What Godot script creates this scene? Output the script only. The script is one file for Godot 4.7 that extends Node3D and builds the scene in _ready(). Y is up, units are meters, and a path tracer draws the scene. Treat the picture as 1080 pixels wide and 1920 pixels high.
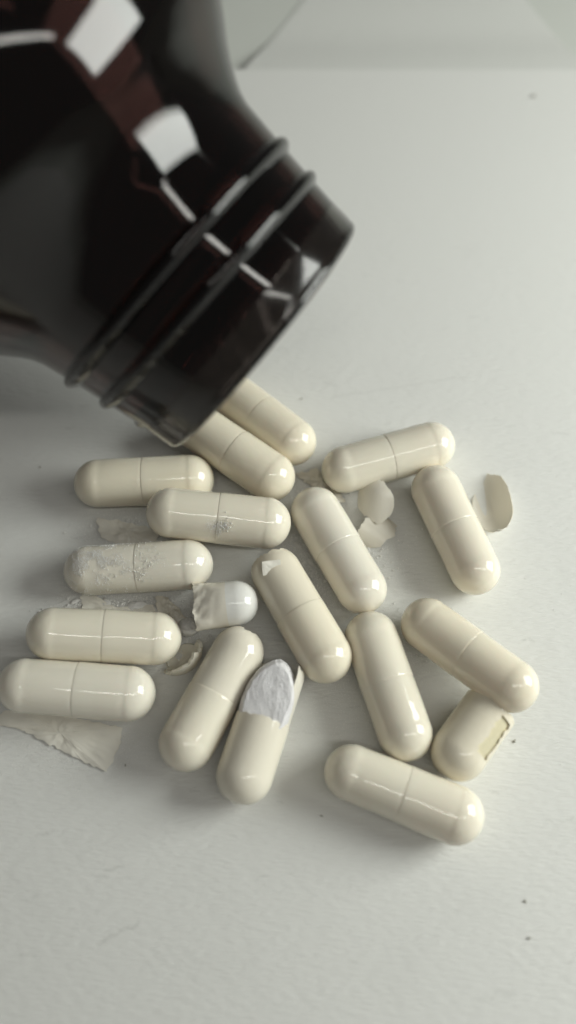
extends Node3D
# A heap of cream capsules, some crushed, on a white board, and the dark amber jar they are shaken from.
# Lengths in the builders are millimetres; MM turns them into metres.

const MM := 0.001
var rng := RandomNumberGenerator.new()
var wob := FastNoiseLite.new()
var taken := {}
var M := {}

# ---------------------------------------------------------------- helpers
func numbered(called: String) -> String:
	if not taken.has(called):
		taken[called] = 0
		return called
	taken[called] += 1
	return "%s_%03d" % [called, taken[called]]

func tag(o: Node, label: String, category: String, group := "", kind := "") -> void:
	if label: o.set_meta("label", label)
	if category: o.set_meta("category", category)
	if group: o.set_meta("group", group)
	if kind: o.set_meta("kind", kind)

func thing(called: String, xf: Transform3D, label: String, category: String, group := "") -> Node3D:
	var o := Node3D.new()
	o.name = numbered(called)
	o.transform = xf
	tag(o, label, category, group)
	add_child(o, true)
	return o

func mesh_node(called: String, mesh: Mesh, mat: Material, parent: Node = null) -> MeshInstance3D:
	var o := MeshInstance3D.new()
	o.mesh = mesh
	o.material_override = mat
	o.cast_shadow = GeometryInstance3D.SHADOW_CASTING_SETTING_ON
	if parent == null:
		o.name = numbered(called)
		add_child(o, true)
	else:
		o.name = called
		parent.add_child(o, true)
	return o

func lin(r: float, g: float, b: float, a := 1.0) -> Color:
	var c := Color(r, g, b).linear_to_srgb()
	c.a = a
	return c

func begin() -> SurfaceTool:
	var st := SurfaceTool.new()
	st.begin(Mesh.PRIMITIVE_TRIANGLES)
	return st

func tri(st: SurfaceTool, a: Vector3, b: Vector3, c: Vector3, hint: Vector3, group: int) -> void:
	var n := (a - c).cross(a - b)
	if n.length_squared() < 1e-20:
		return
	st.set_smooth_group(group)
	if n.dot(hint) < 0.0:
		var s := b
		b = c
		c = s
	for p in [a, b, c]:
		st.set_smooth_group(group)
		st.set_uv(Vector2(p.x, p.z) * MM)
		st.add_vertex(p * MM)

func quad(st: SurfaceTool, a: Vector3, b: Vector3, c: Vector3, d: Vector3, hint: Vector3, group: int) -> void:
	tri(st, a, b, c, hint, group)
	tri(st, a, c, d, hint, group)

func done(st: SurfaceTool) -> ArrayMesh:
	st.generate_normals()
	return st.commit()

# a profile of (radius, height) points turned round the y axis; the right-hand side of the walk is outside
func lathe(st: SurfaceTool, prof: Array, seg: int, group: int, wobble := 0.0) -> void:
	for i in prof.size() - 1:
		var p: Vector2 = prof[i]
		var q: Vector2 = prof[i + 1]
		var t := q - p
		var nr := Vector2(t.y, -t.x)
		for k in seg:
			var a0 := TAU * k / seg
			var a1 := TAU * ((k + 1) % seg) / seg
			var am := TAU * (k + 0.5) / seg
			var at := func(v: Vector2, a: float) -> Vector3:
				var r := v.x
				if wobble > 0.0:
					r += wobble * wob.get_noise_3d(cos(a) * 9.0, v.y * 3.0, sin(a) * 9.0) * minf(1.0, v.x)
				return Vector3(r * cos(a), v.y, r * sin(a))
			quad(st, at.call(p, a0), at.call(p, a1), at.call(q, a1), at.call(q, a0), Vector3(nr.x * cos(am), nr.y, nr.x * sin(am)), group)

func arc(c: Vector2, r: float, a0: float, a1: float, n: int, squash := 1.0) -> Array:
	var out := []
	for i in n + 1:
		var a := deg_to_rad(lerpf(a0, a1, float(i) / n))
		out.append(c + Vector2(r * cos(a), r * sin(a) * squash))
	return out

# a transform whose y axis runs from a to b, turned by roll, with its origin between them
func along(a: Vector3, b: Vector3, roll := 0.0, share := 0.5) -> Transform3D:
	var y := (b - a).normalized()
	var x := Vector3.UP.cross(y)
	if x.length() < 0.01: x = Vector3.RIGHT
	x = x.normalized()
	var bs := Basis(x, y, x.cross(y)) * Basis(Vector3.UP, roll)
	return Transform3D(bs, a.lerp(b, share) * MM)

# ---------------------------------------------------------------- torn shell: a piece of capsule wall with two faces and real edges
const RC := 3.72
const CORE := 6.93     # distance of the dome's centre from the seam

func wall_radius(y: float) -> float:      # outer radius of a capsule half at height y above the seam
	if y <= CORE: return RC
	var d := clampf((y - CORE) / RC, 0.0, 1.0)
	return RC * sqrt(maxf(0.0, 1.0 - d * d))

func shell(u0: float, u1: float, lo: Callable, hi: Callable, nu: int, nv: int, thick: float, bend: Callable) -> ArrayMesh:
	var st := begin()
	var outer := []
	var inner := []
	for i in nu + 1:
		var u := lerpf(u0, u1, float(i) / nu)
		var ro := []
		var ri := []
		for j in nv + 1:
			var s := float(j) / nv
			var y: float = lerpf(lo.call(u), hi.call(u), s)
			var r := wall_radius(y)
			var ny := 0.0 if y < CORE else clampf((y - CORE) / RC, 0.0, 1.0)
			ro.append(bend.call(Vector3(r * cos(u), y, r * sin(u))))
			var rr := maxf(0.0, r - thick * sqrt(1.0 - ny * ny))
			ri.append(bend.call(Vector3(rr * cos(u), y - thick * ny, rr * sin(u))))
		outer.append(ro)
		inner.append(ri)
	for i in nu:
		for j in nv:
			var h: Vector3 = (outer[i][j] - inner[i][j]) + (outer[i + 1][j + 1] - inner[i + 1][j + 1])
			quad(st, outer[i][j], outer[i + 1][j], outer[i + 1][j + 1], outer[i][j + 1], h, 1)
			quad(st, inner[i][j], inner[i + 1][j], inner[i + 1][j + 1], inner[i][j + 1], -h, 2)
		quad(st, outer[i][0], outer[i + 1][0], inner[i + 1][0], inner[i][0], outer[i][0] - outer[i][1], 3)
		quad(st, outer[i][nv], outer[i + 1][nv], inner[i + 1][nv], inner[i][nv], outer[i][nv] - outer[i][nv - 1], 4)
	if u1 - u0 < TAU - 0.01:
		for j in nv:
			quad(st, outer[0][j], outer[0][j + 1], inner[0][j + 1], inner[0][j], outer[0][j] - outer[1][j], 5)
			quad(st, outer[nu][j], outer[nu][j + 1], inner[nu][j + 1], inner[nu][j], outer[nu][j] - outer[nu - 1][j], 6)
	return done(st)

func jag(y: float, rough: float, key: float) -> Callable:     # a torn edge round height y
	return func(u: float) -> float:
		return y + rough * (wob.get_noise_2d(cos(u) * 22.0 + key * 31.0, sin(u) * 22.0) * 1.3 + wob.get_noise_2d(cos(u) * 90.0, sin(u) * 90.0 + key * 17.0) * 0.5)

func leaf(mid: float, half: float, reach: float, side: float, key: float) -> Callable:   # one edge of a leaf-shaped piece
	return func(u: float) -> float:
		var q := clampf(u / reach, -1.0, 1.0)
		var round_ := sqrt(maxf(0.0, 1.0 - q * q))
		return mid + 0.5 * q + side * half * round_ * (1.0 + 0.3 * wob.get_noise_2d(u * 16.0 + key * 40.0, side * 20.0) + 0.12 * wob.get_noise_2d(u * 140.0 + key * 40.0, side * 20.0))

func level(y: float) -> Callable:
	return func(_u: float) -> float: return y

func straight(p: Vector3) -> Vector3:
	return p

# a lump of caked powder
func lump_mesh(size: Vector3, rough: float, key: float, n := 26, cut := 99.0) -> ArrayMesh:
	var st := begin()
	var at := func(i: int, j: int) -> Vector3:
		var a := TAU * (j % (n * 2)) / (n * 2)
		var b := PI * (float(i) / n - 0.5)
		var d := Vector3(cos(b) * cos(a), sin(b), cos(b) * sin(a))
		var q := d * 14.0 + Vector3.ONE * key * 40.0
		var r := 1.0 + rough * (wob.get_noise_3dv(q * 1.5) + 0.55 * wob.get_noise_3dv(q * 4.5) + 0.3 * wob.get_noise_3dv(q * 10.0))
		var p := d * size * r
		if p.z < -cut:
			p.z = -cut + 0.12 * (p.z + cut) + 0.12 * wob.get_noise_2d(p.x * 5.0, p.y * 5.0) + 0.07 * wob.get_noise_2d(p.x * 40.0, p.y * 40.0) + 0.05 * smoothstep(0.0, 0.6, absf(p.x + 1.2 - 0.2 * p.y)) - 0.05
		return p
	for i in n:
		for j in n * 2:
			var a: Vector3 = at.call(i, j)
			quad(st, a, at.call(i, j + 1), at.call(i + 1, j + 1), at.call(i + 1, j), a, 1)
	return done(st)

# a thin crumpled sheet with a ragged outline, lying near the ground
func flake_mesh(outline: Array, thick: float, lift: float, key: float, ragged := 0.25) -> ArrayMesh:
	var st := begin()
	var rim := []
	for i in outline.size():
		var p: Vector2 = outline[i]
		var q: Vector2 = outline[(i + 1) % outline.size()]
		var n := maxi(3, int(p.distance_to(q) / 0.35))
		for k in n:
			var m := p.lerp(q, float(k) / n)
			var side := (q - p).orthogonal().normalized()
			rim.append(m + side * ragged * (wob.get_noise_2d(m.x * 14.0 + key * 50.0, m.y * 14.0) + 0.7 * wob.get_noise_2d(m.x * 60.0, m.y * 60.0 + key * 50.0)))
	var c := Vector2.ZERO
	for p in rim: c += p / rim.size()
	var rings := 9
	var at := func(i: int, j: int, up: float) -> Vector3:
		var p: Vector2 = c.lerp(rim[j % rim.size()], float(i) / rings)
		var h := lift * (0.55 + 0.8 * wob.get_noise_2d(p.x * 6.0 + key * 90.0, p.y * 6.0) + 0.3 * wob.get_noise_2d(p.x * 22.0, p.y * 22.0))
		return Vector3(p.x, maxf(0.03, h * (1.0 - 0.35 * pow(float(i) / rings, 3.0))) + up, p.y)
	for i in rings:
		for j in rim.size():
			quad(st, at.call(i, j, thick), at.call(i, j + 1, thick), at.call(i + 1, j + 1, thick), at.call(i + 1, j, thick), Vector3.UP, 1)
			quad(st, at.call(i, j, 0.0), at.call(i, j + 1, 0.0), at.call(i + 1, j + 1, 0.0), at.call(i + 1, j, 0.0), Vector3.DOWN, 2)
	for j in rim.size():
		var o: Vector2 = rim[j] - c
		quad(st, at.call(rings, j, 0.0), at.call(rings, j + 1, 0.0), at.call(rings, j + 1, thick), at.call(rings, j, thick), Vector3(o.x, 0, o.y), 3)
	return done(st)

# ---------------------------------------------------------------- materials
func relief(freq: float, scale_mm: float, seed_: int, size := 512) -> NoiseTexture2D:
	var n := FastNoiseLite.new()
	n.seed = seed_
	n.frequency = freq
	n.fractal_octaves = 3
	var t := NoiseTexture2D.new()
	t.noise = n
	t.width = size
	t.height = size
	t.seamless = true
	return t

func gelatin(called: String, r: float, g: float, b: float, tex: Texture2D, rough := 0.055) -> StandardMaterial3D:
	var m := StandardMaterial3D.new()
	m.resource_name = called
	m.albedo_color = lin(r, g, b)
	m.roughness = rough
	m.metallic_specular = 0.5
	m.uv1_triplanar = true
	m.subsurf_scatter_enabled = true
	m.subsurf_scatter_strength = 0.05
	m.uv1_scale = Vector3.ONE * 90.0
	m.heightmap_enabled = true
	m.heightmap_texture = tex
	m.heightmap_scale = 0.0012
	return m

func matte(called: String, r: float, g: float, b: float, tex: Texture2D = null, tile := 150.0, depth := 0.01) -> StandardMaterial3D:
	var m := StandardMaterial3D.new()
	m.resource_name = called
	m.albedo_color = lin(r, g, b)
	m.roughness = 0.9
	m.metallic_specular = 0.3
	if tex:
		m.uv1_triplanar = true
		m.uv1_scale = Vector3.ONE * tile
		m.heightmap_enabled = true
		m.heightmap_texture = tex
		m.heightmap_scale = depth
	return m

func make_materials() -> void:
	var soft := relief(0.012, 1.0, 5)
	var fine := relief(0.06, 1.0, 9)
	M.cream = gelatin("cream gelatin", 0.82, 0.765, 0.64, soft)
	M.cream_warm = gelatin("warm cream gelatin", 0.82, 0.755, 0.61, soft)
	M.cream_cool = gelatin("pale cream gelatin", 0.81, 0.765, 0.66, soft, 0.07)
	M.white_gel = gelatin("bluish white gelatin", 0.80, 0.79, 0.745, soft)
	M.shard = gelatin("torn gelatin", 0.84, 0.80, 0.70, soft, 0.3)
	M.shard.backlight_enabled = true
	M.shard.backlight = lin(0.25, 0.24, 0.2)
	M.inside = gelatin("inner gelatin", 0.80, 0.75, 0.55, soft, 0.35)
	M.inside.backlight_enabled = true
	M.inside.backlight = lin(0.5, 0.45, 0.3)
	M.film = gelatin("gelatin film", 0.84, 0.81, 0.72, soft, 0.5)
	M.powder = matte("white powder", 0.92, 0.915, 0.89, fine, 260.0, 0.012)
	M.plug = matte("caked lavender white powder", 0.80, 0.79, 0.80, fine, 200.0, 0.012)
	M.crumb = matte("dark crumb", 0.42, 0.41, 0.37)
	# the board: white laminate with an embossed grain and a few scuffs
	var b := StandardMaterial3D.new()
	b.resource_name = "white board"
	b.albedo_color = lin(0.75, 0.755, 0.73)
	b.roughness = 0.42
	b.metallic_specular = 0.4
	b.uv1_scale = Vector3(22, 80, 1)
	b.heightmap_enabled = true
	b.heightmap_texture = relief(0.018, 1.0, 21, 1024)
	b.heightmap_scale = 0.006
	var im := Image.create(1536, 1536, false, Image.FORMAT_RGBA8)
	im.fill(Color(0.5, 0.5, 0.47, 0.0))
	var mark := func(from: Vector2, to: Vector2, width: float, strength: float) -> void:
		# board millimetres to pixels: the sheet's detail covers 300 mm
		var n := int(from.distance_to(to) * 5.12 * 2.0)
		for k in n:
			var p := from.lerp(to, float(k) / n)
			p += Vector2(wob.get_noise_2d(p.x * 9.0, p.y * 9.0), wob.get_noise_2d(p.y * 9.0, p.x * 9.0)) * 0.5
			var c := (p + Vector2(150, 150)) * 5.12
			var fade := strength * (0.55 + 0.45 * wob.get_noise_2d(p.x * 40.0, p.y * 40.0))
			var w := int(ceil(width * 5.12))
			for dx in range(-w, w + 1):
				for dy in range(-w, w + 1):
					var d := Vector2(dx, dy).length() / (width * 5.12 + 0.01)
					if d < 1.0:
						var x := int(c.x) + dx
						var y := int(c.y) + dy
						if x >= 0 and y >= 0 and x < 1536 and y < 1536:
							var old := im.get_pixel(x, y)
							im.set_pixel(x, y, Color(0.5, 0.5, 0.47, maxf(old.a, fade * (1.0 - d))))
	mark.call(Vector2(-23.8, 59.6), Vector2(-18.6, 57.1), 0.25, 0.35)
	mark.call(Vector2(-33, 47), Vector2(-30, 46.6), 0.25, 0.2)
	mark.call(Vector2(7, -21), Vector2(30, -25), 0.3, 0.16)
	for k in 170:
		var p := Vector2(rng.randf_range(-60, 60), rng.randf_range(-60, 75))
		var l := rng.randf_range(0.3, 2.4)
		mark.call(p, p + Vector2(l, rng.randf_range(-0.3, 0.3)), rng.randf_range(0.12, 0.3), rng.randf_range(0.05, 0.28))
	for k in 90:
		var p := Vector2(rng.randf_range(-60, 60), rng.randf_range(-60, 75))
		mark.call(p, p + Vector2(rng.randf_range(-6, 6), rng.randf_range(-6, 6)), rng.randf_range(1.5, 4.0), rng.randf_range(0.015, 0.05))
	b.detail_enabled = true
	b.detail_albedo = ImageTexture.create_from_image(im)
	b.detail_blend_mode = BaseMaterial3D.BLEND_MODE_MIX
	b.detail_uv_layer = BaseMaterial3D.DETAIL_UV_2
	M.board = b
	var f := b.duplicate()
	f.resource_name = "board flap"
	f.detail_enabled = false
	f.albedo_color = lin(0.69, 0.70, 0.67)
	f.uv1_scale = Vector3(22, 80, 1)
	M.flap = f
	M.table = matte("pale grey green table", 0.60, 0.62, 0.58)
	M.table.roughness = 0.5
	# dark amber glass: solid, with a deep brown tint
	var gl := StandardMaterial3D.new()
	gl.resource_name = "dark amber glass"
	gl.transparency = BaseMaterial3D.TRANSPARENCY_ALPHA
	gl.albedo_color = lin(0.05, 0.021, 0.018, 0.0)
	gl.roughness = 0.05
	gl.metallic_specular = 0.3
	gl.refraction_enabled = true
	gl.refraction_scale = 0.05
	M.glass = gl
	var gt := gl.duplicate()
	gt.resource_name = "thin amber glass"
	gt.albedo_color = lin(0.15, 0.13, 0.12, 0.0)
	gt.metallic_specular = 0.5
	gt.roughness = 0.12
	M.lip_glass = gt
	M.lamp_case = matte("white lamp housing", 0.7, 0.7, 0.7)
	var e := StandardMaterial3D.new()
	e.resource_name = "lamp diffuser"
	e.albedo_color = Color.WHITE
	e.emission_enabled = true
	e.emission = Color(1.0, 1.0, 0.97)
	e.emission_energy_multiplier = 1.5
	M.glow = e

# ---------------------------------------------------------------- capsules
func cap_mesh() -> ArrayMesh:          # the wider half, above the seam
	var st := begin()
	lathe(st, [Vector2(3.52, -0.1), Vector2(3.655, -0.12)], 56, 2)
	var prof := [Vector2(3.655, -0.12), Vector2(3.685, -0.08), Vector2(3.705, 0.02), Vector2(3.715, 0.15), Vector2(3.72, 1.2), Vector2(3.715, 3.0), Vector2(3.72, 5.4), Vector2(3.71, 6.2), Vector2(3.685, 6.55), Vector2(3.70, 6.85)]
	prof += arc(Vector2(0, CORE), RC, 2, 90, 16, 1.0)
	lathe(st, prof, 56, 1, 0.10)
	return done(st)

func body_mesh() -> ArrayMesh:         # the narrower half that slips into it, below the seam
	var st := begin()
	var prof := []
	var dome := arc(Vector2(0, -7.03), 3.63, -90, -2, 16)
	prof += dome
	prof += [Vector2(3.625, -6.8), Vector2(3.60, -6.5), Vector2(3.63, -6.1), Vector2(3.65, -3.0), Vector2(3.665, -0.6), Vector2(3.665, -0.1), Vector2(3.60, 0.4)]
	lathe(st, prof, 56, 1, 0.10)
	return done(st)

var capsule_source: Node3D

func capsule(a: Vector3, b: Vector3, mat: Material, label: String, roll := 0.0) -> Node3D:
	var o: Node3D
	if capsule_source == null:
		o = thing("capsule", along(a, b, roll), label, "capsule", "whole cream capsules in the heap")
		mesh_node("cap_half", cap_mesh(), mat, o)
		mesh_node("body_half", body_mesh(), mat, o)
		capsule_source = o
	else:
		o = capsule_source.duplicate()
		o.name = numbered("capsule")
		add_child(o, true)
		var k := 1.0 + 0.012 * sin(a.x * 3.1 + a.z)
		o.transform = along(a, b, roll) * Transform3D(Basis().scaled(Vector3(k, 2.0 - k, k)), Vector3.ZERO)
		o.set_meta("label", label)
		for c in o.get_children(): c.material_override = mat
	return o

func axes(y: Vector3, x: Vector3) -> Basis:      # a basis from its y axis and, roughly, its x axis
	y = y.normalized()
	var z := x.cross(y).normalized()
	return Basis(y.cross(z), y, z)

func dust_on(parent: Node3D, n: int, y0: float, y1: float, dir: float, spread: float, key: int) -> void:
	# grains that stick to a capsule, on the side that faces up
	var mm := MultiMesh.new()
	mm.transform_format = MultiMesh.TRANSFORM_3D
	mm.mesh = grain
	mm.instance_count = n
	var r := RandomNumberGenerator.new()
	r.seed = key
	for i in n:
		var y := clampf(lerpf(y0, y1, r.randf()) + r.randfn(0.0, 0.5), -9.5, 9.5)
		var a := dir + r.randfn(0.0, spread)
		for again in 6:
			if wob.get_noise_2d(y * 7.0 + key * 9.0, a * 26.0) > r.randf_range(-0.25, 0.3): break
			y = clampf(lerpf(y0, y1, r.randf()) + r.randfn(0.0, 0.5), -9.5, 9.5)
			a = dir + r.randfn(0.0, spread)
		var w := (3.63 if y < 0.0 else 3.74)
		if absf(y) > 6.95:
			w = 3.68 * sqrt(maxf(0.05, 1.0 - pow((absf(y) - 6.95) / 3.7, 2.0)))
		var s := r.randf_range(0.5, 1.5) * (1.8 if r.randf() < 0.05 else 0.75)
		mm.set_instance_transform(i, Transform3D(Basis.from_euler(Vector3(r.randf() * 6, r.randf() * 6, 0)).scaled(Vector3(s, s * 0.7, s)), Vector3(w * cos(a), y, w * sin(a)) * MM))
	var o := MultiMeshInstance3D.new()
	o.multimesh = mm
	o.material_override = M.powder
	o.name = "powder_coating"
	o.set_meta("kind", "stuff")
	parent.add_child(o, true)

var grain: ArrayMesh

# ---------------------------------------------------------------- the scene
func _ready() -> void:
	rng.seed = 4711
	wob.seed = 3
	wob.frequency = 0.05
	# camera: 136 mm above the heap, looking 64 degrees down
	var cam := Camera3D.new()
	cam.name = "camera"
	add_child(cam)
	var tilt := deg_to_rad(64.0)
	cam.position = Vector3(0, sin(tilt), cos(tilt)) * 136.0 * MM
	cam.rotation = Vector3(-tilt, 0, 0)
	var lens := CameraAttributesPhysical.new()
	lens.frustum_focal_length = 20.75
	lens.frustum_focus_distance = 0.126
	lens.frustum_near = 0.005
	lens.frustum_far = 20.0
	lens.exposure_aperture = 5.6
	cam.attributes = lens
	cam.fov = 60.08
	cam.near = 0.005
	cam.far = 20.0
	cam.current = true
	# the dim room all round
	var env := Environment.new()
	env.background_mode = Environment.BG_COLOR
	env.background_color = lin(0.09, 0.0885, 0.083)
	env.background_energy_multiplier = 1.0
	env.tonemap_mode = Environment.TONE_MAPPER_LINEAR
	env.tonemap_exposure = 1.08
	env.sdfgi_enabled = true
	env.ssao_enabled = true
	env.ssil_enabled = true
	var we := WorldEnvironment.new()
	we.name = "surroundings"
	we.environment = env
	add_child(we)
	make_materials()
	# the lamp: one long tube fitting above, to the right
	var lamp_at := Vector3(0.33, 0.75, 0.28)
	var lamp_len := 0.88
	var facing := Transform3D(Basis.looking_at(-lamp_at * Vector3(0, 1, 1), Vector3.RIGHT), lamp_at)   # -z towards the board, y along the tube
	var al := AreaLight3D.new()
	al.name = "tube_light"
	al.area_size = Vector2(0.036, lamp_len)
	al.light_energy = 0.10
	al.light_color = Color(1.0, 0.99, 0.96)
	al.shadow_enabled = true
	al.transform = facing.translated_local(Vector3(0, 0, -0.004))
	add_child(al)
	var fit := thing("ceiling_lamp", facing, "long white tube lamp above the board to the right", "lamp")
	var bm := BoxMesh.new()
	bm.size = Vector3(0.06, lamp_len + 0.03, 0.03)
	mesh_node("lamp_housing", bm, M.lamp_case, fit).position = Vector3(0, 0, 0.02)
	var dm := BoxMesh.new()
	dm.size = Vector3(0.036, lamp_len, 0.004)
	mesh_node("lamp_diffuser", dm, M.glow, fit).position = Vector3(0, 0, 0.003)

	# the desk lamp: a square panel head, low on the right
	var head_at := Vector3(0.268, 0.145, -0.012)
	var aim := Transform3D(Basis.looking_at(Vector3(0.0, 0.0, -0.01) - head_at, Vector3.UP), head_at)
	var pl := AreaLight3D.new()
	pl.name = "panel_light"
	pl.area_size = Vector2(0.16, 0.16)
	pl.light_energy = 0.079
	pl.light_color = Color(0.985, 1.0, 0.975)
	pl.shadow_enabled = true
	pl.transform = aim.translated_local(Vector3(0, 0, -0.004))
	add_child(pl)
	var dl := thing("desk_lamp", Transform3D(Basis(), Vector3(0.44, 0, -0.06)), "white desk lamp with a square panel head right of the heap", "lamp")
	var inv := dl.transform.affine_inverse()
	var hb := BoxMesh.new()
	hb.size = Vector3(0.175, 0.175, 0.012)
	mesh_node("lamp_head", hb, M.lamp_case, dl).transform = inv * aim.translated_local(Vector3(0, 0, 0.009))
	var hp := BoxMesh.new()
	hp.size = Vector3(0.16, 0.16, 0.004)
	mesh_node("lamp_panel", hp, M.glow, dl).transform = inv * aim
	var foot := begin()
	lathe(foot, [Vector2(0, -1.4), Vector2(52, -1.4)] + arc(Vector2(50, 8), 4.0, -60, 80, 6) + [Vector2(0, 14)], 40, 1)
	mesh_node("lamp_foot", done(foot), M.lamp_case, dl)
	var pole := begin()
	lathe(pole, [Vector2(5, 10), Vector2(5, 255), Vector2(0, 257)], 20, 1)
	mesh_node("lamp_pole", done(pole), M.lamp_case, dl)
	var arm := begin()
	var tip := inv * aim * Vector3(0, 0, 0.016)
	lathe(arm, [Vector2(0, 0), Vector2(5, 0), Vector2(5, tip.distance_to(Vector3(0, 0.25, 0)) / MM), Vector2(0, tip.distance_to(Vector3(0, 0.25, 0)) / MM + 0.5)], 20, 1)
	mesh_node("lamp_arm", done(arm), M.lamp_case, dl).transform = along(Vector3(0, 250, 0), tip / MM, 0.0, 0.0)

	build_ground()
	build_jar()
	var g := begin()
	lathe(g, arc(Vector2.ZERO, 0.038, -90, 90, 4), 6, 1)
	grain = done(g)
	build_capsules()
	build_broken()
	build_powder()
	build_crumbs()

func build_ground() -> void:
	var tm := BoxMesh.new()
	tm.size = Vector3(1.6, 0.03, 1.2)
	var t := mesh_node("table", tm, M.table)
	t.position = Vector3(0, -0.0165, -0.15)
	tag(t, "", "", "", "structure")
	# the white board the heap lies on; its far edge is a fold with a tapered flap
	var w := thing("white_board", Transform3D(), "white board under the capsules with a tapered flap at its far edge", "board")
	var st := begin()
	var x0 := -170.0
	var x1 := 170.0
	var z0 := -100.0
	var z1 := 190.0
	var nx := 34
	var nz := 29
	for i in nx:
		for j in nz:
			var c := []
			for k in [[0, 0], [1, 0], [1, 1], [0, 1]]:
				var x := lerpf(x0, x1, float(i + k[0]) / nx)
				var z := lerpf(z0, z1, float(j + k[1]) / nz)
				c.append(Vector2(x, z))
			for k in [0, 1, 2, 0, 2, 3]:
				var p: Vector2 = c[k]
				st.set_uv(p * MM)
				st.set_uv2((p + Vector2(150, 150)) / 300.0)
				st.set_normal(Vector3.UP)
				st.add_vertex(Vector3(p.x, 0, p.y) * MM)
	mesh_node("sheet", st.commit(), M.board, w)
	var ed := begin()
	for e in [[Vector2(x0, z0), Vector2(x0, z1), Vector3.LEFT], [Vector2(x1, z0), Vector2(x1, z1), Vector3.RIGHT], [Vector2(x0, z1), Vector2(x1, z1), Vector3.BACK], [Vector2(x0, z0), Vector2(x1, z0), Vector3.FORWARD]]:
		quad(ed, Vector3(e[0].x, 0, e[0].y), Vector3(e[1].x, 0, e[1].y), Vector3(e[1].x, -1.45, e[1].y), Vector3(e[0].x, -1.45, e[0].y), e[2], 1)
	mesh_node("edge", done(ed), M.flap, w)
	# flap: falls slightly away from the fold, sides drawn in
	var fl := begin()
	var n := 12
	var strip := func(s: float) -> Array:
		var z := lerpf(-100.0, -142.0, s)
		var y := -0.02 - 1.25 * smoothstep(0.0, 0.3, s) + 0.06 * wob.get_noise_1d(s * 60.0)
		return [Vector3(lerpf(-9.0, 13.0, s), y, z), Vector3(lerpf(61.0, 44.0, s), y, z)]
	for k in n:
		var a: Array = strip.call(float(k) / n)
		var b: Array = strip.call(float(k + 1) / n)
		quad(fl, a[0], a[1], b[1], b[0], Vector3.UP, 1)
		quad(fl, a[0] + Vector3.DOWN * 0.2, a[1] + Vector3.DOWN * 0.2, b[1] + Vector3.DOWN * 0.2, b[0] + Vector3.DOWN * 0.2, Vector3.DOWN, 2)
		for q in 2:
			quad(fl, a[q], b[q], b[q] + Vector3.DOWN * 0.2, a[q] + Vector3.DOWN * 0.2, Vector3.LEFT if q == 0 else Vector3.RIGHT, 3)
	mesh_node("flap", done(fl), M.flap, w)

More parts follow.
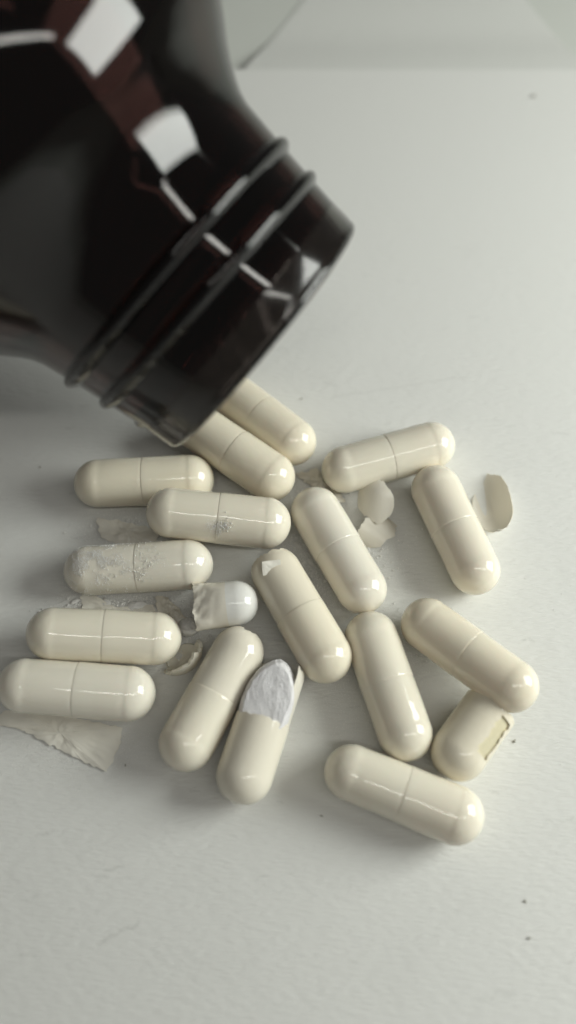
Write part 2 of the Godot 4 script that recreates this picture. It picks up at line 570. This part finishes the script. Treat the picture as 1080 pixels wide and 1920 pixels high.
func build_jar() -> void:
	# mouth centre, and the way the mouth points: right, down and towards the viewer
	var mouth := Vector3(-3.3, 28.7, -11.0)
	var way := Vector3(0.76, -0.465, 0.452).normalized()
	var h := 118.0
	var root := thing("glass_jar", along(mouth - way * h, mouth, 0.6, 0.0), "glossy dark amber glass jar tipped mouth down above the capsules", "jar")
	# along the local y axis: base at 0, mouth at h
	var st := begin()
	var out_ := [Vector2(26, 0.0)] + arc(Vector2(26.8, 4), 4.0, -80, 0, 6) + [Vector2(30.8, 40.0)]
	out_ += arc(Vector2(16.3, h - 38.6), 14.5, 0, 42, 14) + [Vector2(25.3, h - 26.9), Vector2(23.7, h - 25.2), Vector2(22.4, h - 23.5), Vector2(21.35, h - 21.9), Vector2(20.65, h - 20.6)]
	out_ += [Vector2(20.2, h - 19.2), Vector2(19.5, h - 13.5), Vector2(18.8, h - 7.0), Vector2(18.55, h - 4.4)]
	lathe(st, out_, 96, 1)
	lathe(st, [Vector2(18.55, h - 4.4), Vector2(16.0, h - 4.4)], 96, 2)
	var in_ := [Vector2(16.0, h - 4.4), Vector2(16.8, h - 13.0), Vector2(17.6, h - 22.5), Vector2(18.9, h - 25.5), Vector2(21.6, h - 29.0)]
	in_ += [Vector2(24.4, h - 32.2), Vector2(26.6, h - 36.2), Vector2(27.8, h - 41.0)]
	in_ += [Vector2(28.0, h - 48.0), Vector2(28.0, 8.0), Vector2(25.0, 4.5), Vector2(0, 4.2)]
	lathe(st, in_, 96, 3)
	lathe(st, [Vector2(0, 1.5), Vector2(24, 1.0), Vector2(26, 0.0)], 96, 4)

	mesh_node("jar_body", done(st), M.glass, root)
	# the thinner lip round the mouth
	var lp := begin()
	lathe(lp, [Vector2(16.0, h - 4.36), Vector2(18.55, h - 4.36)], 96, 2)
	lathe(lp, [Vector2(18.55, h - 4.36), Vector2(18.4, h - 1.6)] + arc(Vector2(17.4, h - 0.9), 0.95, -20, 90, 6) + arc(Vector2(17.0, h - 0.9), 0.95, 90, 180, 5) + [Vector2(16.0, h - 4.36)], 96, 1)
	mesh_node("lip", done(lp), M.lip_glass, root)
	# screw thread: a ridge that climbs the neck
	var th := begin()
	var turns := 2.6
	var seg := 360
	var cut := [Vector2(17.8, -1.3), Vector2(18.2, -1.0), Vector2(18.85, -0.5), Vector2(19.05, 0.0), Vector2(18.85, 0.5), Vector2(18.2, 1.0), Vector2(17.8, 1.3)]
	for k in seg:
		var row := []
		for e in 2:
			var s := float(k + e) / seg
			var a := s * turns * TAU
			var y := lerpf(h - 18.0, h - 5.2, s)
			var grow := smoothstep(0.0, 0.04, s) * smoothstep(1.0, 0.96, s)
			var r_ := []
			for c in cut:
				var r: float = lerpf(20.0, 18.25, s) + (c.x - 18.0) * grow
				r_.append(Vector3(r * cos(a), y + c.y, r * sin(a)))
			row.append(r_)
		for c in cut.size() - 1:
			var p: Vector3 = row[0][c]
			var q: Vector3 = row[0][c + 1]
			var mid := (p + q) * 0.5
			var hint: Vector3 = Vector3(mid.x, 0, mid.z).normalized() * (cut[c + 1].y - cut[c].y + 0.01) + Vector3.UP * -(cut[c + 1].x - cut[c].x)
			quad(th, p, q, row[1][c + 1], row[1][c], hint, 1)
	mesh_node("screw_thread", done(th), M.glass, root)

func build_capsules() -> void:
	var V := func(x: float, y: float, z: float) -> Vector3: return Vector3(x, y, z)
	capsule(V.call(-9.56, 3.7, -19.59), V.call(0.68, 3.7, -10.35), M.cream_warm, "cream capsule furthest back, half hidden by the jar's lip", 1.0)
	capsule(V.call(-13.72, 5.38, -11.77), V.call(-2.58, 4.55, -3.66), M.cream_warm, "cream capsule slanting just in front of the furthest-back capsule, upper end under the jar", 2.2)
	var c := capsule(V.call(-28.64, 3.7, -3.03), V.call(-14.86, 3.7, -3.7), M.cream_warm, "yellowish capsule with a nicked right end, below the jar at the left", 0.4)
	var nick := shell(0.0, 1.1, jag(8.2, 0.7, 3.0), jag(9.6, 0.5, 4.0), 14, 6, 0.2, straight)
	var nk := mesh_node("loose_flap", nick, M.shard, c)
	nk.transform = Transform3D(Basis(Vector3.UP, 3.6).scaled(Vector3.ONE * 1.06), Vector3(0, 0, 0))
	var d := capsule(V.call(-16.89, 7.0, 3.57), V.call(-3.19, 5.9, 4.65), M.cream, "glossy capsule lying on the others, powder on its seam, long highlight along its right half", 2.0)
	var e := capsule(V.call(-28.42, 3.7, 11.22), V.call(-14.64, 4.2, 10.5), M.cream_cool, "capsule whose left half is caked with white powder", 0.0)
	capsule(V.call(-32.28, 5.4, 21.3), V.call(-18.51, 3.7, 21.38), M.cream, "level capsule at the left edge, directly above the lowest of the left stack", 3.0)
	capsule(V.call(-35.38, 4.9, 28.4), V.call(-21.64, 3.7, 29.16), M.cream_cool, "capsule at the far left touching the photo's edge, above the thin flake", 1.5)
	capsule(V.call(8.88, 3.7, -5.48), V.call(22.05, 3.7, -9.58), M.cream, "capsule at the upper right tilted up to the right, highlight along its whole length", 0.7)
	capsule(V.call(26.95, 3.7, 11.02), V.call(22.34, 3.7, -1.99), M.cream, "steep capsule at the right beside the standing curved shell", 2.7)
	capsule(V.call(10.48, 3.7, 13.97), V.call(4.1, 3.7, 1.74), M.cream_cool, "capsule in the middle of the heap, beside the two curled shell bits", 0.2)
	capsule(V.call(15.53, 3.7, 34.47), V.call(11.6, 3.7, 21.3), M.cream, "steep capsule whose lower end touches the bottom-right capsule", 2.9)
	capsule(V.call(8.47, 3.7, 39.63), V.call(21.27, 3.7, 44.79), M.cream, "capsule nearest the viewer at the bottom right, with a dark seam", 1.2)
	capsule(V.call(29.3, 6.7, 28.6), V.call(19.65, 4.26, 19.72), M.cream_warm, "capsule at the right leaning on the empty broken half shell", 0.9)
	# loose grains caked on two of them; the upward side in each one's own axes
	var up_e: Vector3 = e.transform.basis.inverse() * Vector3.UP
	dust_on(e, 9000, -9.5, -1.0, atan2(up_e.z, up_e.x) + 0.1, 0.65, 11)
	dust_on(e, 1500, -1.0, 4.0, atan2(up_e.z, up_e.x) - 0.3, 0.5, 12)
	var ue := atan2(up_e.z, up_e.x)
	var film_e := func(p: Vector3) -> Vector3: return Vector3(p.x * 0.984, -p.y, p.z * 0.984)
	var se := mesh_node("powder_smear", shell(-ue - 1.05, -ue + 0.95, func(u: float) -> float: return 1.2 + 1.6 * absf(u + ue) + 1.3 * wob.get_noise_1d(u * 40.0), func(u: float) -> float: return 9.3 - 1.0 * (u + ue) * (u + ue) + 0.5 * wob.get_noise_1d(u * 60.0 + 50.0), 50, 40, 0.02, film_e), M.powder, e)
	se.transform = Transform3D(Basis(Vector3.UP, 0.0), Vector3.ZERO)
	var up_d: Vector3 = d.transform.basis.inverse() * Vector3.UP
	dust_on(d, 1500, -1.2, 1.8, atan2(up_d.z, up_d.x) - 0.75, 0.22, 13)

func build_broken() -> void:
	var V := func(x: float, y: float, z: float) -> Vector3: return Vector3(x, y, z)
	# Q: whole lower half, torn upper end, lying under the glossy capsule
	var q := thing("capsule_torn", along(V.call(-1.6, 4.9, 12.1), V.call(5.1, 4.4, 24.1), 0.0), "capsule in the middle with a torn upper end and a small square flap", "capsule", "broken capsules")
	mesh_node("cap_half", cap_mesh(), M.cream_warm, q)
	var back := Transform3D(Basis(Vector3.RIGHT, PI), Vector3.ZERO)
	var qb := mesh_node("torn_half", shell(0.0, TAU, level(-0.6), jag(9.3, 0.6, 1.0), 72, 22, 0.16, func(p: Vector3) -> Vector3: return Vector3(p.x * 0.975, p.y, p.z * 0.975)), M.cream_warm, q)
	qb.transform = back
	var qp := mesh_node("powder_filling", lump_mesh(Vector3(3.2, 2.2, 3.2), 0.14, 2.0), M.powder, q)
	qp.position = Vector3(0, -5.6, 0) * MM
	var qs := mesh_node("square_flap", flake_mesh([Vector2(-1.3, -1.0), Vector2(1.3, -1.0), Vector2(1.3, 1.0), Vector2(-1.3, 1.0)], 0.12, 0.2, 3.0, 0.05), M.film, q)
	qs.transform = q.transform.affine_inverse() * Transform3D(Basis.from_euler(Vector3(0.6, 0.1, -0.1)), Vector3(-2.3, 8.3, 12.6) * MM)
	# R: bluish dome with a squashed empty wall
	var r := thing("crushed_half_capsule", along(V.call(-14.2, 4.6, 17.4), V.call(-7.3, 5.0, 16.7), 0.0, 1.0), "crushed half capsule with a bluish white dome in the middle of the heap", "capsule", "broken capsules")
	var squash := func(p: Vector3) -> Vector3:
		var k := smoothstep(5.5, -1.0, p.y)
		return Vector3(p.x * (1.0 + 0.12 * k), p.y - CORE, p.z * (1.0 - 0.5 * k) - 0.6 * k + (0.5 * k) * wob.get_noise_2d(p.x * 9.0, p.y * 9.0)) * 0.86
	mesh_node("crushed_wall", shell(0.0, TAU, jag(0.3, 0.3, 6.0), level(5.6), 72, 16, 0.16, squash), M.cream_cool, r)
	mesh_node("dome", shell(0.0, TAU, level(5.6), level(CORE + RC), 72, 18, 0.16, squash), M.white_gel, r)
	# O: whole lower half, crushed upper end with a flaky rim
	var o := thing("capsule_chipped", along(V.call(-6.9, 3.7, 23.3), V.call(-13.4, 3.7, 35.9), 0.0), "capsule with a chipped flaky upper end and a broad highlight on its lower half", "capsule", "broken capsules")
	mesh_node("cap_half", cap_mesh(), M.cream, o)
	var ob := mesh_node("chipped_half", shell(0.0, TAU, level(-0.6), jag(9.9, 0.45, 8.0), 80, 24, 0.18, func(p: Vector3) -> Vector3: return Vector3(p.x * 0.975, p.y, p.z * 0.975)), M.cream, o)
	ob.transform = back
	var op := mesh_node("powder_filling", lump_mesh(Vector3(3.05, 2.6, 3.05), 0.12, 5.0), M.powder, o)
	op.position = Vector3(0, -6.3, 0) * MM
	# P: split open, the powder plug showing
	var pw := along(V.call(-5.5, 3.7, 39.5), V.call(-1.5, 4.3, 27.2), 0.0)
	var p_ := thing("capsule_split", pw, "capsule split open with its lavender white powder plug showing", "capsule", "broken capsules")
	var pc := mesh_node("whole_half", shell(0.0, TAU, func(u: float) -> float: return -0.4 + 0.5 * wob.get_noise_2d(cos(u) * 30.0, sin(u) * 30.0), level(CORE + RC), 72, 30, 0.16, straight), M.cream, p_)
	pc.transform = back
	var up: Vector3 = pw.basis.inverse() * Vector3.UP
	var ua := atan2(up.z, up.x)
	var ph := mesh_node("torn_half", shell(ua + 1.55, ua + TAU - 0.85, level(-1.0), jag(8.0, 1.2, 12.0), 60, 20, 0.15, func(p: Vector3) -> Vector3: return Vector3(p.x * 0.97, p.y, p.z * 0.97)), M.shard, p_)
	ph.position = Vector3.ZERO
	var pp := mesh_node("powder_plug", lump_mesh(Vector3(3.5, 6.4, 3.5), 0.05, 7.0, 60, 1.9), M.plug, p_)
	pp.position = (up * 0.75 + Vector3(0, 2.3, 0)) * MM
	# M: empty half shell with a slot torn out of its side
	var mw := along(V.call(22.5, 3.7, 37.0), V.call(27.4, 3.7, 30.9), 0.0, 0.0)
	var m := thing("empty_half_capsule", mw, "empty half capsule with a slot torn in its side, under the leaning capsule's end", "capsule", "broken capsules")
	var mup: Vector3 = mw.basis.inverse() * Vector3.UP
	var mri: Vector3 = mw.basis.inverse() * Vector3.RIGHT
	var ma := atan2(mup.z, mup.x)
	var mb := atan2(mri.z, mri.x)
	var sgn := 1.0 if wrapf(mb - ma, -PI, PI) > 0.0 else -1.0
	var s0 := ma + sgn * 0.42
	var s1 := ma + sgn * 1.05
	var flip := func(p: Vector3) -> Vector3: return Vector3(p.x, CORE - p.y, p.z)
	mesh_node("dome", shell(0.0, TAU, level(6.2), level(CORE + RC), 72, 16, 0.2, flip), M.cream_warm, m)
	mesh_node("wall", shell(maxf(s0, s1), minf(s0, s1) + TAU, jag(-0.6, 0.25, 14.0), level(6.2), 64, 24, 0.2, func(p: Vector3) -> Vector3: return flip.call(p.rotated(Vector3.UP, 0.16 * wob.get_noise_1d(p.y * 14.0) + 0.06 * wob.get_noise_1d(p.y * 60.0)))), M.cream_warm, m)
	mesh_node("rim", shell(minf(s0, s1), maxf(s0, s1), jag(-0.6, 0.2, 15.0), level(0.3), 14, 3, 0.2, flip), M.cream_warm, m)
	mesh_node("lining", shell(0.0, TAU, level(-0.2), level(6.6), 48, 6, 0.1, func(p: Vector3) -> Vector3: return Vector3(p.x * 0.92, CORE - p.y, p.z * 0.92)), M.inside, m)
	# loose shell bits
	var sa := mesh_node("shell_fragment", shell(-0.95, 0.95, leaf(5.4, 5.2, 0.95, -1.0, 1.0), leaf(5.4, 5.2, 0.95, 1.0, 1.0), 40, 24, 0.09, straight), M.shard)
	tag(sa, "thin curved shell fragment standing on its edge to the right of the heap", "shell fragment", "torn shell fragments")
	sa.transform = Transform3D(axes(V.call(0.12, 0.02, 0.99), V.call(0.42, -0.9, 0.0)), Vector3(29.5, 3.5, -5.8) * MM)
	var sb := mesh_node("shell_fragment", shell(-0.95, 0.95, leaf(6.2, 3.0, 0.95, -1.0, 2.0), leaf(6.2, 3.2, 0.95, 1.0, 2.0), 40, 18, 0.09, straight), M.shard)
	tag(sb, "upper of two white curled shell bits right of the middle capsule", "shell fragment", "torn shell fragments")
	sb.transform = Transform3D(axes(V.call(0.12, 0.5, -0.86), V.call(-0.45, 0.8, 0.35)), Vector3(13.6, -2.6, 3.6) * MM)
	var sc := mesh_node("shell_fragment", shell(-1.1, 1.0, leaf(2.4, 2.0, 1.1, -1.0, 3.0), leaf(2.4, 2.6, 1.1, 1.0, 3.0), 40, 16, 0.09, straight), M.shard)
	tag(sc, "lower of two white curled shell bits, arched over a dark gap", "shell fragment", "torn shell fragments")
	sc.transform = Transform3D(axes(V.call(0.8, -0.25, 0.5), V.call(0.25, 0.95, 0.1)), Vector3(10.6, -1.3, 1.6) * MM)
	var sd := mesh_node("shell_cup", shell(0.0, TAU, jag(CORE + 1.5, 0.9, 21.0), level(CORE + RC), 60, 16, 0.5, func(p: Vector3) -> Vector3: return Vector3(p.x * 0.97, (p.y - CORE) * 0.9, p.z * 0.97)), M.shard)
	tag(sd, "torn cup of shell with a thick curled rim, left of the chipped capsule", "shell fragment", "torn shell fragments")
	sd.transform = Transform3D(axes(V.call(0.58, -0.6, 0.55), V.call(0.0, 0.7, 0.7)), Vector3(-15.4, 3.0, 22.9) * MM)
	var fe := mesh_node("thin_flake", flake_mesh([Vector2(-39, 30.6), Vector2(-30, 31.5), Vector2(-22.6, 33.0), Vector2(-22.8, 35.4), Vector2(-24.4, 38.9), Vector2(-28.0, 37.3), Vector2(-32.6, 35.2), Vector2(-37.4, 32.8), Vector2(-41, 32.4)], 0.12, 0.42, 31.0, 0.3), M.film)
	tag(fe, "large thin flattened flake of shell under the far left capsule", "flake", "thin gelatin flakes")
	var ff := mesh_node("thin_flake", flake_mesh([Vector2(-29.2, 1.2), Vector2(-26, 1.6), Vector2(-19, 3.2), Vector2(-20, 5.4), Vector2(-24.5, 5.8), Vector2(-28.2, 4.6)], 0.12, 0.7, 32.0, 0.4), M.film)
	tag(ff, "thin crinkled flake between the nicked capsule and the powdery capsule", "flake", "thin gelatin flakes")
	var fg := mesh_node("thin_flake", flake_mesh([Vector2(-19.4, 14.2), Vector2(-17.6, 14.0), Vector2(-14.4, 17.6), Vector2(-16.6, 18.8), Vector2(-18.8, 16.4)], 0.14, 1.6, 33.0, 0.3), M.shard)
	tag(fg, "small pointed yellowish flake left of the crushed bluish half capsule", "flake", "thin gelatin flakes")
	var fh := mesh_node("thin_flake", flake_mesh([Vector2(1.0, -6.6), Vector2(4.4, -7.2), Vector2(7.4, -4.8), Vector2(8.8, -1.4), Vector2(6.6, -1.6), Vector2(3.4, -4.4)], 0.14, 1.2, 34.0, 0.4), M.shard)
	tag(fh, "crumpled shell flake in the gap between the upper three capsules", "flake", "thin gelatin flakes")
	var fi := mesh_node("thin_flake", flake_mesh([Vector2(-30.4, 12.6), Vector2(-28.6, 14.6), Vector2(-24.0, 15.6), Vector2(-19.4, 15.2), Vector2(-19.8, 17.0), Vector2(-26.0, 17.0), Vector2(-30.0, 16.0)], 0.12, 0.6, 35.0, 0.5), M.film)
	tag(fi, "powdery flake between the powdery capsule and the level capsule below it", "flake", "thin gelatin flakes")
	var lp := mesh_node("powder_lump", lump_mesh(Vector3(1.5, 1.2, 1.3), 0.2, 41.0), M.powder)
	lp.position = Vector3(-14.2, 1.1, 18.9) * MM
	tag(lp, "white powder lump at the right end of the level capsule", "powder lump")

func build_powder() -> void:
	var spots := [[3.0, 9.0, 2.6, 3.4, 4200], [-24.0, 15.6, 4.2, 1.1, 3200], [-24.5, 3.2, 4.0, 1.6, 1200], [5.0, -3.6, 2.6, 1.8, 1500], [-30.0, 13.6, 1.4, 2.0, 900], [12.0, 8.0, 3.5, 3.5, 900], [-15.0, 19.0, 2.2, 2.4, 1400], [10.0, 28.0, 5.0, 4.0, 700], [16.0, 22.0, 3.5, 3.0, 500], [-28.0, 35.5, 5.0, 2.2, 900], [-2.0, 2.0, 14.0, 12.0, 1300], [0.0, 20.0, 26.0, 20.0, 900], [26.0, 5.0, 1.5, 2.5, 260]]
	var total := 0
	for s in spots: total += s[4] * 3
	var mm := MultiMesh.new()
	mm.transform_format = MultiMesh.TRANSFORM_3D
	mm.mesh = grain
	mm.instance_count = total
	var r := RandomNumberGenerator.new()
	r.seed = 99
	var clump := [[-22.0, 15.4, 1.5], [-26.5, 15.2, 1.1], [-19.0, 15.9, 0.9], [-30.6, 12.2, 0.9], [-31.2, 14.6, 0.7], [3.4, 8.4, 0.8], [5.6, 11.2, 0.6], [1.4, 5.6, 0.7], [6.0, -3.9, 0.8], [3.2, -5.2, 0.6], [12.0, 6.4, 0.5], [-24.5, 4.6, 0.8], [-13.0, 14.0, 0.8]]
	for n in clump.size():
		var c: Array = clump[n]
		var o2 := mesh_node("powder_lump", lump_mesh(Vector3(c[2], c[2] * 0.3, c[2] * 0.55), 0.35, 80.0 + n, 12), M.powder)
		o2.position = Vector3(c[0], c[2] * 0.12, c[1]) * MM
		o2.rotation.y = n * 1.7
		tag(o2, ["widest flat powder clump between the powdery capsule and the level one below", "flat powder clump under the left part of the powdery capsule", "flat powder clump right of the widest clump, near the bluish half capsule", "powder clump touching the powdery capsule's left end", "small powder clump below the powdery capsule's left end", "powder clump left of the middle capsule, in the grainy patch", "small powder clump low in the grainy patch beside the middle capsule", "powder clump just right of the glossy capsule's right end", "powder clump at the upper end of the middle capsule", "small powder clump under the second slanting capsule's lower end", "small powder clump below the two curled shell bits", "powder clump on the crinkled flake left of the glossy capsule", "powder clump above the bluish half capsule"][n], "powder lump", "caked powder clumps on the board")
	var i := 0
	for s in spots:
		for k in s[4] * 3:
			var x: float = s[0] + r.randfn(0.0, 1.0) * s[2]
			var z: float = s[1] + r.randfn(0.0, 1.0) * s[3]
			var q := r.randf_range(0.4, 1.5) * (3.2 if r.randf() < 0.04 and s[2] < 4.5 else 1.0)
			mm.set_instance_transform(i, Transform3D(Basis.from_euler(Vector3(r.randf() * 6, r.randf() * 6, 0)).scaled(Vector3(q, q * 0.6, q)), Vector3(x, 0.03 * q, z) * MM))
			i += 1
	var o := MultiMeshInstance3D.new()
	o.multimesh = mm
	o.material_override = M.powder
	o.name = "spilled_powder"
	add_child(o, true)
	tag(o, "fine white powder spilled on the board among the capsules", "powder", "", "stuff")

func build_crumbs() -> void:
	var list := [
		[30.9, 34.8, 0.42, "dark crumb right of the empty half capsule"],
		[-39.0, -7.8, 0.34, "dark crumb at the left edge below the jar's shadow"],
		[2.2, -20.6, 0.32, "tiny dark crumb above the furthest-back capsule"],
		[30.0, 54.8, 0.36, "upper of two grey crumbs in the lower right corner"],
		[30.0, 59.0, 0.36, "lower of two grey crumbs in the lower right corner"],
		[-21.9, 38.0, 0.28, "tiny dark crumb beside the tip of the large flake"],
		[4.4, 44.5, 0.3, "grey crumb just below the left end of the bottom-right capsule"],
		[49.0, -92.0, 0.7, "brownish crumb near the flap at the upper right"],
	]
	var k := 0.0
	for c in list:
		k += 1.0
		var o := mesh_node("crumb", lump_mesh(Vector3(c[2] * 0.62, c[2] * 0.2, c[2] * 0.36), 0.5, 60.0 + k, 9), M.crumb)
		o.position = Vector3(c[0], c[2] * 0.35, c[1]) * MM
		o.rotation.y = k * 1.3
		tag(o, c[3], "crumb", "dark crumbs on the board")
